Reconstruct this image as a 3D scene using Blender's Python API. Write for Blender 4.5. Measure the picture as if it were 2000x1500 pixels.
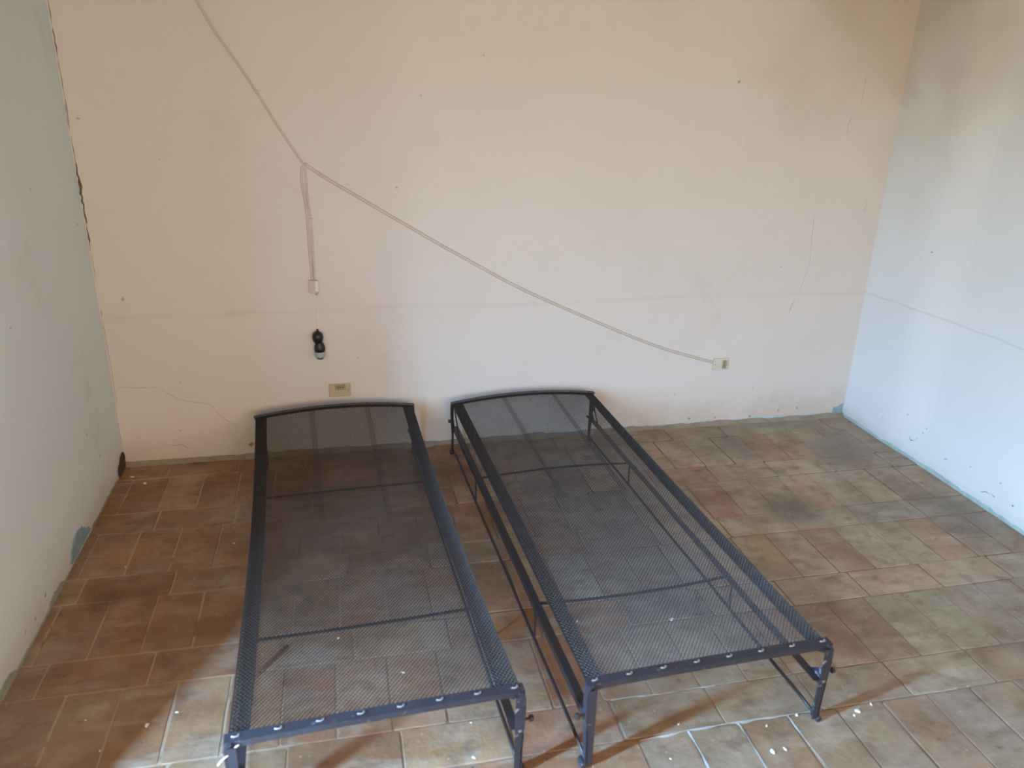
import bpy, bmesh, math, random
from mathutils import Vector, Matrix, noise
random.seed(7)
S = bpy.context.scene
for o in list(bpy.data.objects): bpy.data.objects.remove(o)
COL = S.collection

# ---------------------------------------------------------------- camera
YAW, PIT, ROL, HC, FPX = 0.2202, 0.369, 0.0247, 1.6867, 1533.8
fw = Vector((math.sin(YAW)*math.cos(PIT), math.cos(YAW)*math.cos(PIT), -math.sin(PIT)))
rt = Vector((math.cos(YAW), -math.sin(YAW), 0)); up = rt.cross(fw)
r2 = math.cos(ROL)*rt + math.sin(ROL)*up
u2 = -math.sin(ROL)*rt + math.cos(ROL)*up
cam = bpy.data.objects.new('camera', bpy.data.cameras.new('camera')); COL.objects.link(cam)
M = Matrix.Identity(4)
for i in range(3):
    M[i][0] = r2[i]; M[i][1] = u2[i]; M[i][2] = -fw[i]
M[2][3] = HC
cam.matrix_world = M
cam.data.sensor_width = 36; cam.data.lens = FPX/2000*36
cam.data.clip_start = 0.02
S.camera = cam
cam.data.dof.use_dof = True; cam.data.dof.focus_distance = 14; cam.data.dof.aperture_fstop = 5.0

# ---------------------------------------------------------------- world (sky outside the door, pale ground below the horizon)
XL, XR, YB, YF, ZC = -1.017, 2.665, 3.517, -1.3, 2.17
DY0, DY1, DZ1 = 0.50, 1.13, 1.92
SY0, SY1 = 0.905, 1.000                   # gap left between the shutters          # door opening in the left wall
W = bpy.data.worlds.new('sky'); S.world = W; W.use_nodes = True
nt = W.node_tree; nt.nodes.clear()
wo = nt.nodes.new('ShaderNodeOutputWorld'); bg = nt.nodes.new('ShaderNodeBackground')
tc = nt.nodes.new('ShaderNodeTexCoord'); sp = nt.nodes.new('ShaderNodeSeparateXYZ'); rp = nt.nodes.new('ShaderNodeValToRGB')
nt.links.new(tc.outputs['Generated'], sp.inputs[0]); nt.links.new(sp.outputs[2], rp.inputs[0])
nt.links.new(rp.outputs[0], bg.inputs[0]); nt.links.new(bg.outputs[0], wo.inputs[0])
e = rp.color_ramp.elements
e[0].position = 0.0; e[0].color = (0.115, 0.125, 0.11, 1)
e[1].position = 0.30; e[1].color = (0.31, 0.64, 1.06, 1)
m_ = e.new(0.05); m_.color = (0.24, 0.42, 0.63, 1)
bg.inputs[1].default_value = 400.0

# portal in the door opening, so the sky is sampled through it
pl = bpy.data.lights.new('door_portal', 'AREA'); pl.shape = 'RECTANGLE'
pl.size = DZ1; pl.size_y = SY1-SY0
po = bpy.data.objects.new('door_portal', pl); COL.objects.link(po)
po.location = (XL-0.025, (SY0+SY1)/2, DZ1/2)
po.rotation_euler = (0, math.radians(-90), 0)
pl.cycles.is_portal = True

# added fill light behind the camera, broad, soft and slightly warm
WX0, WX1, WZ0, WZ1 = -0.75, 1.85, 0.95, 1.95
bl = bpy.data.lights.new('fill_light', 'AREA'); bl.shape = 'RECTANGLE'; bl.size = WX1-WX0-.1; bl.size_y = WZ1-WZ0-.1
bl.energy = 74; bl.color = (1.0, 0.80, 0.60)
bo = bpy.data.objects.new('fill_light', bl); COL.objects.link(bo); bo.location = ((WX0+WX1)/2, YF+.03, (WZ0+WZ1)/2)
bo.rotation_euler = (math.radians(90), 0, 0)

S.view_settings.view_transform = 'Standard'; S.view_settings.look = 'None'
S.view_settings.gamma = 1; S.view_settings.use_curve_mapping = False
S.view_settings.exposure = 0.15

# ---------------------------------------------------------------- material helpers
def mat(name, base, rough=0.8, metal=0.0, var=None, vscale=8, bump=0.0, bscale=60, attr=None, spec=0.5, extra=None, dist=0.004):
    m = bpy.data.materials.new(name); m.use_nodes = True
    t = m.node_tree; b = t.nodes['Principled BSDF']
    b.inputs['Roughness'].default_value = rough; b.inputs['Metallic'].default_value = metal
    b.inputs['Specular IOR Level'].default_value = spec
    b.inputs['Base Color'].default_value = (*base, 1)
    tcn = t.nodes.new('ShaderNodeTexCoord'); co = tcn.outputs['Object']
    cur = None
    if attr:
        a = t.nodes.new('ShaderNodeAttribute'); a.attribute_name = attr; cur = a.outputs['Color']
    if var:
        n = t.nodes.new('ShaderNodeTexNoise'); n.inputs['Scale'].default_value = vscale
        n.inputs['Detail'].default_value = 7; n.inputs['Roughness'].default_value = 0.62
        t.links.new(co, n.inputs['Vector'])
        r = t.nodes.new('ShaderNodeValToRGB'); r.color_ramp.elements[0].position = 0.36; r.color_ramp.elements[1].position = 0.66
        t.links.new(n.outputs[0], r.inputs[0])
        mx = t.nodes.new('ShaderNodeMix'); mx.data_type = 'RGBA'
        t.links.new(r.outputs[0], mx.inputs[0])
        if cur: t.links.new(cur, mx.inputs[6])
        else: mx.inputs[6].default_value = (*base, 1)
        if attr:
            ml = t.nodes.new('ShaderNodeMix'); ml.data_type = 'RGBA'; ml.blend_type = 'MULTIPLY'; ml.inputs[0].default_value = 1
            t.links.new(cur, ml.inputs[6]); ml.inputs[7].default_value = (*var, 1); t.links.new(ml.outputs[2], mx.inputs[7])
        else: mx.inputs[7].default_value = (*var, 1)
        cur = mx.outputs[2]
    if extra: cur = extra(t, co, cur)
    if cur: t.links.new(cur, b.inputs['Base Color'])
    if bump:
        n = t.nodes.new('ShaderNodeTexNoise'); n.inputs['Scale'].default_value = bscale; n.inputs['Detail'].default_value = 6
        t.links.new(co, n.inputs['Vector'])
        bp = t.nodes.new('ShaderNodeBump'); bp.inputs['Strength'].default_value = bump; bp.inputs['Distance'].default_value = dist
        t.links.new(n.outputs[0], bp.inputs['Height']); t.links.new(bp.outputs[0], b.inputs['Normal'])
    return m

def overlay(scale, lo, hi, colour, amount, detail=6, stretch=(1, 1, 1), kind='noise'):
    """blend a stain colour over the base where a noise is high"""
    def f(t, co, cur):
        mp = t.nodes.new('ShaderNodeMapping'); mp.inputs['Scale'].default_value = stretch; t.links.new(co, mp.inputs[0])
        n = t.nodes.new('ShaderNodeTexNoise'); n.inputs['Scale'].default_value = scale; n.inputs['Detail'].default_value = detail
        n.inputs['Roughness'].default_value = 0.6
        t.links.new(mp.outputs[0], n.inputs['Vector'])
        r = t.nodes.new('ShaderNodeMapRange'); r.inputs[1].default_value = lo; r.inputs[2].default_value = hi; r.inputs[4].default_value = amount
        t.links.new(n.outputs[0], r.inputs[0])
        mx = t.nodes.new('ShaderNodeMix'); mx.data_type = 'RGBA'; t.links.new(r.outputs[0], mx.inputs[0])
        t.links.new(cur, mx.inputs[6]); mx.inputs[7].default_value = (*colour, 1)
        return mx.outputs[2]
    return f
def chain(*fs):
    def f(t, co, cur):
        for g in fs: cur = g(t, co, cur)
        return cur
    return f
def dado(z0, colour, amount, w=0.006):
    """an old thin painted line along the wall at height z0"""
    def f(t, co, cur):
        s = t.nodes.new('ShaderNodeSeparateXYZ'); t.links.new(co, s.inputs[0])
        n = t.nodes.new('ShaderNodeTexNoise'); n.inputs['Scale'].default_value = 2.2; n.inputs['Detail'].default_value = 5; t.links.new(co, n.inputs['Vector'])
        a = t.nodes.new('ShaderNodeMath'); a.operation = 'MULTIPLY_ADD'; a.inputs[1].default_value = 0.05; a.inputs[2].default_value = -z0-0.025
        t.links.new(n.outputs[0], a.inputs[0])
        d = t.nodes.new('ShaderNodeMath'); d.operation = 'ADD'; t.links.new(s.outputs[2], d.inputs[0]); t.links.new(a.outputs[0], d.inputs[1])
        ab = t.nodes.new('ShaderNodeMath'); ab.operation = 'ABSOLUTE'; t.links.new(d.outputs[0], ab.inputs[0])
        r = t.nodes.new('ShaderNodeMapRange'); r.inputs[1].default_value = w; r.inputs[2].default_value = 0.0; r.inputs[4].default_value = amount; r.clamp = True
        t.links.new(ab.outputs[0], r.inputs[0])
        mx = t.nodes.new('ShaderNodeMix'); mx.data_type = 'RGBA'; t.links.new(r.outputs[0], mx.inputs[0])
        t.links.new(cur, mx.inputs[6]); mx.inputs[7].default_value = (*colour, 1)
        return mx.outputs[2]
    return f
def ragged_tint(c, rad, colour, amount):
    """blend a colour in round a point, with a ragged edge"""
    def f(t, co, cur):
        n = t.nodes.new('ShaderNodeTexNoise'); n.inputs['Scale'].default_value = 2.6; n.inputs['Detail'].default_value = 7; t.links.new(co, n.inputs['Vector'])
        d = t.nodes.new('ShaderNodeVectorMath'); d.operation = 'DISTANCE'; t.links.new(co, d.inputs[0]); d.inputs[1].default_value = c
        a = t.nodes.new('ShaderNodeMath'); a.operation = 'MULTIPLY_ADD'; a.inputs[1].default_value = rad*1.1; a.inputs[2].default_value = -rad*.55
        t.links.new(n.outputs[0], a.inputs[0])
        s = t.nodes.new('ShaderNodeMath'); s.operation = 'ADD'; t.links.new(d.outputs['Value'], s.inputs[0]); t.links.new(a.outputs[0], s.inputs[1])
        r = t.nodes.new('ShaderNodeMapRange'); r.interpolation_type = 'SMOOTHSTEP'; r.inputs[1].default_value = rad; r.inputs[2].default_value = rad*.1; r.inputs[4].default_value = amount
        t.links.new(s.outputs[0], r.inputs[0])
        mx = t.nodes.new('ShaderNodeMix'); mx.data_type = 'RGBA'; t.links.new(r.outputs[0], mx.inputs[0])
        t.links.new(cur, mx.inputs[6]); mx.inputs[7].default_value = (*colour, 1)
        return mx.outputs[2]
    return f
def lowdirt(h, colour, amount):
    """splashed dirt rising unevenly from the floor"""
    def f(t, co, cur):
        s = t.nodes.new('ShaderNodeSeparateXYZ'); t.links.new(co, s.inputs[0])
        n = t.nodes.new('ShaderNodeTexNoise'); n.inputs['Scale'].default_value = 5; n.inputs['Detail'].default_value = 8; n.inputs['Roughness'].default_value = .7; t.links.new(co, n.inputs['Vector'])
        a = t.nodes.new('ShaderNodeMath'); a.operation = 'MULTIPLY_ADD'; a.inputs[1].default_value = -2.2*h; a.inputs[2].default_value = 1.1*h
        t.links.new(n.outputs[0], a.inputs[0])
        d = t.nodes.new('ShaderNodeMath'); d.operation = 'ADD'; t.links.new(s.outputs[2], d.inputs[0]); t.links.new(a.outputs[0], d.inputs[1])
        r = t.nodes.new('ShaderNodeMapRange'); r.inputs[1].default_value = h; r.inputs[2].default_value = 0.0; r.inputs[4].default_value = amount
        t.links.new(d.outputs[0], r.inputs[0])
        mx = t.nodes.new('ShaderNodeMix'); mx.data_type = 'RGBA'; t.links.new(r.outputs[0], mx.inputs[0])
        t.links.new(cur, mx.inputs[6]); mx.inputs[7].default_value = (*colour, 1)
        return mx.outputs[2]
    return f

PL = (0.705, 0.66, 0.615)
MW = mat('plaster', PL, 0.92, var=(0.68, 0.635, 0.59), vscale=1.6, bump=0.35, bscale=26, spec=0.15,
         extra=chain(overlay(3.5, .60, .74, (0.60, 0.52, 0.43), .35), overlay(38, .70, .76, (0.45, 0.40, 0.33), .35),
                     ragged_tint((XR, YB, ZC), .95, (0.48, 0.39, 0.27), .55), dado(0.70, (0.60, 0.53, 0.46), .25, 0.016), lowdirt(0.16, (0.50, 0.41, 0.31), .38)))  # browner towards the upper corner by the right wall
MWL = mat('plaster_grey', (0.74, 0.79, 0.79), 0.92, var=(0.72, 0.765, 0.76), vscale=1.8, bump=0.35, bscale=26, spec=0.15,
          extra=chain(overlay(3.0, .60, .74, (0.54, 0.50, 0.42), .35), overlay(38, .71, .77, (0.40, 0.37, 0.32), .35), lowdirt(0.10, (0.46, 0.40, 0.32), .35)))
MWR = mat('plaster_right', (0.83, 0.86, 0.86), 0.9, var=(0.81, 0.84, 0.84), vscale=1.3, bump=0.3, bscale=24, spec=0.15,
          extra=chain(ragged_tint((XR, YB-.1, ZC), 1.1, (0.50, 0.42, 0.30), .6), dado(0.706, (0.60, 0.54, 0.46), .35, 0.008), lowdirt(0.06, (0.50, 0.55, 0.52), .4)))  # browner towards the upper corner by the back wall
MC = mat('ceiling_plaster', (0.30, 0.20, 0.12), 0.9, var=(0.24, 0.15, 0.09), vscale=2)
MT = mat('terracotta', (0.4, 0.3, 0.2), 0.55, var=(0.66, 0.62, 0.58), vscale=6, attr='tile', bump=0.5, bscale=45, spec=0.35,
         extra=chain(overlay(2.2, .46, .70, (0.15, 0.110, 0.080), .55, 8), overlay(3.3, .50, .70, (0.44, 0.39, 0.32), .38, 8, (1, 1.0, 1)), overlay(9, .56, .72, (0.46, 0.40, 0.32), .4, 8), overlay(13, .52, .68, (0.17, 0.115, 0.075), .6, 8), overlay(1.3, .50, .62, (0.38, 0.35, 0.30), .35, 8), overlay(7, .54, .72, (0.46, 0.41, 0.34), .42, 9, (.5, 2.2, 1)), overlay(11, .55, .70, (0.14, 0.09, 0.06), .5, 9, (.6, 1.6, 1)),
                     ragged_tint((-.84, 2.47, 0), .11, (0.10, 0.06, 0.04), .6), ragged_tint((-.72, 2.50, 0), .09, (0.10, 0.06, 0.04), .6), ragged_tint((1.83, 2.62, 0), .17, (0.13, 0.11, 0.09), .7),  # dark stains on the tiles
                     ragged_tint((1.9, 3.28, 0), .26, (0.16, 0.14, 0.12), .5), ragged_tint((2.35, 3.1, 0), .24, (0.17, 0.15, 0.13), .5), ragged_tint((2.55, 2.45, 0), .22, (0.17, 0.15, 0.13), .5), ragged_tint((.35, 3.2, 0), .25, (0.12, 0.07, 0.05), .5),
                     overlay(60, .66, .74, (0.60, 0.55, 0.48), .5, 3), overlay(22, .67, .74, (0.09, 0.065, 0.05), .6, 4)))
def pale_left(t, co, cur):
    # the joints turn paler towards the left wall
    s = t.nodes.new('ShaderNodeSeparateXYZ'); t.links.new(co, s.inputs[0])
    r = t.nodes.new('ShaderNodeMapRange'); r.inputs[1].default_value = .2; r.inputs[2].default_value = -.4; r.inputs[4].default_value = .8; t.links.new(s.outputs[0], r.inputs[0])
    mx = t.nodes.new('ShaderNodeMix'); mx.data_type = 'RGBA'; t.links.new(r.outputs[0], mx.inputs[0]); t.links.new(cur, mx.inputs[6]); mx.inputs[7].default_value = (0.50, 0.38, 0.27, 1)
    return mx.outputs[2]
MG = mat('grout', (0.17, 0.12, 0.08), 0.95, var=(0.32, 0.25, 0.18), vscale=1.7, bump=0.5, bscale=70,
         extra=chain(pale_left, overlay(5, .55, .62, (0.10, 0.075, 0.055), .6)))
MI = mat('painted_iron', (0.035, 0.032, 0.038), 0.42, metal=0.25, var=(0.052, 0.032, 0.025), vscale=14, bump=0.4, bscale=120, dist=0.001,
         extra=overlay(45, .64, .72, (0.11, 0.055, 0.03), .6))
MIN = mat('worn_iron', (0.042, 0.042, 0.058), 0.42, metal=0.2, var=(0.035, 0.03, 0.036), vscale=30, bump=0.4, bscale=120, dist=0.001,
          extra=overlay(24, .60, .66, (0.36, 0.34, 0.37), .75))
MWIRE = mat('mesh_wire', (0.040, 0.035, 0.034), 0.5, metal=0.3, var=(0.042, 0.030, 0.026), vscale=6)
MEY = mat('glint_steel', (0.40, 0.41, 0.44), 0.34, metal=0.7)  # paler than the bars, stands for the glint on the eyelet lips
MCAB = mat('painted_cable', (0.63, 0.56, 0.49), 0.8, var=(0.58, 0.50, 0.42), vscale=20)
MSOCK = mat('aged_plastic', (0.55, 0.46, 0.31), 0.55, var=(0.48, 0.39, 0.25), vscale=40)
MSOCK2 = mat('cream_plastic', (0.66, 0.61, 0.50), 0.5, var=(0.60, 0.55, 0.44), vscale=40)
MMOD = mat('dirty_module', (0.30, 0.25, 0.15), 0.6, var=(0.40, 0.34, 0.22), vscale=60)
MHOLE = mat('socket_hole', (0.03, 0.025, 0.02), 0.8)
MBLK = mat('black_plastic', (0.010, 0.010, 0.012), 0.4, bump=0.1)
MGRY = mat('grey_plastic', (0.42, 0.43, 0.44), 0.5)
MWHT = mat('white_plastic', (0.78, 0.74, 0.66), 0.5)
MCRK = mat('crack_dark', (0.07, 0.06, 0.045), 0.95, var=(0.15, 0.14, 0.11), vscale=40)
MCRF = mat('crack_faint', (0.46, 0.40, 0.34), 0.95)
MSCR = mat('scratch_grey', (0.40, 0.385, 0.37), 0.9)
MTEAL = mat('old_teal_paint', (0.20, 0.34, 0.42), 0.85, var=(0.34, 0.43, 0.46), vscale=45)
MTEALG = mat('old_green_paint', (0.27, 0.33, 0.26), 0.9, var=(0.4, 0.4, 0.32), vscale=40)
MPALE = mat('pale_teal_residue', (0.50, 0.62, 0.62), 0.9, var=(0.36, 0.50, 0.50), vscale=25)
MMORT = mat('skirting_mortar', (0.27, 0.23, 0.165), 0.95, var=(0.36, 0.31, 0.24), vscale=12, bump=.6, bscale=50)
MBRK = mat('broken_brick', (0.10, 0.06, 0.035), 0.95, var=(0.05, 0.03, 0.02), vscale=30, bump=1, bscale=60)
MFLK = mat('plaster_flake', (0.80, 0.76, 0.70), 0.9)
MSTR = mat('string', (0.62, 0.55, 0.42), 0.9)
MBRO = mat('bare_patch', (0.40, 0.24, 0.17), 0.95)
MTWIG = mat('rusty_rod', (0.20, 0.085, 0.045), 0.85)

# ---------------------------------------------------------------- mesh helpers
def link(name, bm, material, parent=None, smooth=False):
    me = bpy.data.meshes.new(name); bm.normal_update(); bm.to_mesh(me); bm.free()
    me.materials.append(material)
    if smooth:
        for p in me.polygons: p.use_smooth = True
    o = bpy.data.objects.new(name, me); COL.objects.link(o)
    if parent: o.parent = parent
    return o
def link_raw(name, verts, faces, material, parent=None, smooth=False):
    me = bpy.data.meshes.new(name); me.from_pydata(verts, [], faces); me.update()
    me.materials.append(material)
    if smooth:
        for p in me.polygons: p.use_smooth = True
    o = bpy.data.objects.new(name, me); COL.objects.link(o)
    if parent: o.parent = parent
    return o
def tag(o, label, cat, group=None):
    o['label'] = label; o['category'] = cat
    if group: o['group'] = group
    return o
def empty(name, loc, rz=0):
    o = bpy.data.objects.new(name, None); COL.objects.link(o); o.location = loc; o.rotation_euler = (0, 0, rz); o.empty_display_size = .05
    return o
def struct(o): o['kind'] = 'structure'; return o
def box(bm, a, b, bev=0.0):
    r = bmesh.ops.create_cube(bm, size=1)['verts']
    for v in r:
        v.co = Vector(((a[0]+b[0])/2+v.co.x*(b[0]-a[0]), (a[1]+b[1])/2+v.co.y*(b[1]-a[1]), (a[2]+b[2])/2+v.co.z*(b[2]-a[2])))
    if bev:
        ed = list({ed for v in r for ed in v.link_edges})
        bmesh.ops.bevel(bm, geom=ed, offset=bev, segments=2, profile=.6, affect='EDGES')
def sweep(bm, pts, prof, upv=Vector((0, 0, 1)), cap=True, scale=None):
    """sweep a closed 2D profile (side, up) along pts"""
    pts = [Vector(p) for p in pts]; rings = []
    for i, p in enumerate(pts):
        t = (pts[min(i+1, len(pts)-1)]-pts[max(i-1, 0)]).normalized()
        s = t.cross(upv)
        if s.length < 1e-4: s = t.cross(Vector((0, 1, 0)))
        s.normalize(); n = s.cross(t).normalized(); k = scale[i] if scale else 1
        rings.append([bm.verts.new(p+s*a*k+n*b*k) for a, b in prof])
    m = len(prof)
    for i in range(len(rings)-1):
        for j in range(m):
            bm.faces.new((rings[i][j], rings[i][(j+1) % m], rings[i+1][(j+1) % m], rings[i+1][j]))
    if cap:
        bm.faces.new(rings[0][::-1]); bm.faces.new(rings[-1])
def circ(r, n=8, sx=1): return [(math.cos(2*math.pi*i/n)*r*sx, math.sin(2*math.pi*i/n)*r) for i in range(n)]
def tube(bm, pts, r, n=8, upv=Vector((0, 0, 1)), sx=1): sweep(bm, pts, circ(r, n, sx), upv)
def lathe(bm, prof, n=20, axis='z', org=(0, 0, 0), cap=True):
    rings = []
    for r, h in prof:
        ring = []
        for i in range(n):
            a = 2*math.pi*i/n; x, y = math.cos(a)*r, math.sin(a)*r
            c = {'z': (x, y, h), 'x': (h, x, y), 'y': (x, h, y)}[axis]
            ring.append(bm.verts.new(Vector(org)+Vector(c)))
        rings.append(ring)
    for i in range(len(rings)-1):
        for j in range(n): bm.faces.new((rings[i][j], rings[i][(j+1) % n], rings[i+1][(j+1) % n], rings[i+1][j]))
    if cap: bm.faces.new(rings[0][::-1]); bm.faces.new(rings[-1])
    bmesh.ops.recalc_face_normals(bm, faces=bm.faces)
def nz(x, y, s=1.0, k=0.0): return noise.noise(Vector((x*s, y*s, k)))

# ---------------------------------------------------------------- the room
def wall_grid(name, material, fn, us, vs, thick_dir, th=0.12):
    bm = bmesh.new()
    g = [[bm.verts.new(fn(u, v)) for v in vs] for u in us]
    for i in range(len(us)-1):
        for j in range(len(vs)-1): bm.faces.new((g[i][j], g[i+1][j], g[i+1][j+1], g[i][j+1]))
    ext = bmesh.ops.extrude_face_region(bm, geom=list(bm.faces))
    vv = [x for x in ext['geom'] if isinstance(x, bmesh.types.BMVert)]
    for v in vv:
        d = Vector(thick_dir); 
        for k in range(3):
            if abs(d[k]) > 0: v.co[k] = {0: (XL-th if d[k] < 0 else XR+th), 1: (YF-th if d[k] < 0 else YB+th), 2: (ZC+th)}[k]
    bmesh.ops.recalc_face_normals(bm, faces=bm.faces)
    return struct(link(name, bm, material, smooth=False))
def fr(a, b, n): return [a+(b-a)*i/n for i in range(n+1)]
def amp(x, a, b): return max(0, min(1, (x-a)/.15, (b-x)/.15))
def wb(u, v):   # back wall: hand-laid plaster, softly uneven
    k = amp(u, XL, XR)*min(1, max(0, v)/.1)
    return (u, YB+0.006*k*nz(u, v, 1.7, 3)+0.002*k*nz(u, v, 7, 9), v)
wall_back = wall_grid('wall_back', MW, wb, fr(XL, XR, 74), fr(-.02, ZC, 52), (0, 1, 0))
def wr_off(y):
    # bend added to the right wall so a vertical band shades darker
    def ss(a, b, x): t = max(0, min(1, (x-a)/(b-a))); return t*t*(3-2*t)
    a = 0.0
    if y < 3.17: a += 0.034*ss(3.17, 2.88, y)
    a -= 0.034*ss(2.88, 1.7, y)
    return a
def wr(u, v):
    k = amp(u, YF, YB)*min(1, max(0, v)/.1)
    return (XR+wr_off(u)*min(1, .25+max(0, v)/.3)+0.004*k*nz(u, v, 1.5, 5)+.0015*k*nz(u, v, 6, 2), u, v)
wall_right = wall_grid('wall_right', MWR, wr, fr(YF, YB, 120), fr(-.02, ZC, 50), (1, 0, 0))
def wl(u, v):
    k = amp(u, DY1, YB)*min(1, max(0, v)/.1)
    return (XL+0.005*k*nz(u, v, 1.6, 7)+.0015*k*nz(u, v, 6, 4), u, v)
wall_left = wall_grid('wall_left', MWL, wl, fr(DY1, YB, 50), fr(-.02, ZC, 50), (-1, 0, 0), .12)
bm = bmesh.new(); box(bm, (XL-.12, YF, -.02), (XL, DY0, ZC)); box(bm, (XL-.12, DY0, DZ1), (XL, DY1, ZC))
o = struct(link('wall_left_near', bm, MWL))
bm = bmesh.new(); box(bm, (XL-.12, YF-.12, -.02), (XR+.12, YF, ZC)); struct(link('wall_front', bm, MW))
bm = bmesh.new(); box(bm, (XL-.12, YF-.12, ZC), (XR+.12, YB+.12, ZC+.12)); struct(link('ceiling', bm, MC))
# door frame around the opening the daylight comes through
bm = bmesh.new(); t_ = .012
box(bm, (XL-.125, DY0, 0), (XL+.01, DY0+t_, DZ1)); box(bm, (XL-.125, DY1-t_, 0), (XL+.01, DY1, DZ1)); box(bm, (XL-.125, DY0+t_, DZ1-t_), (XL+.01, DY1-t_, DZ1))
struct(link('trim_1', bm, MWHT))
bm = bmesh.new(); box(bm, (XL-.16, DY0, -.03), (XL+.0, DY1, 0.002)); struct(link('trim_2', bm, MG))
# shutters almost closed over the opening
MSH = mat('shutter_wood', (0.16, 0.10, 0.06), 0.7, var=(0.12, 0.075, 0.045), vscale=9)
for y0, y1 in ((DY0+t_, SY0), (SY1, DY1-t_)):
    bm = bmesh.new(); box(bm, (XL-.022, y0, .003), (XL-.004, y1, DZ1-t_), .001)
    struct(link('door_1', bm, MSH))
bm = bmesh.new(); a_ = Vector((XL+.012, 1.135)); b2 = Vector((-.880, 1.278)); n_ = (b2-a_).normalized(); q_ = Vector((-n_.y, n_.x))*.012  # unseen low panel added to keep daylight off the left floor
vs = [bm.verts.new((*c, z)) for z in (.006, 1.20) for c in (a_-q_, b2-q_, b2+q_, a_+q_)]
for f in ((0, 1, 2, 3), (7, 6, 5, 4), (0, 4, 5, 1), (1, 5, 6, 2), (2, 6, 7, 3), (3, 7, 4, 0)): bm.faces.new([vs[k] for k in f])
bmesh.ops.recalc_face_normals(bm, faces=bm.faces); struct(link('light_blocker', bm, MSH))

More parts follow.
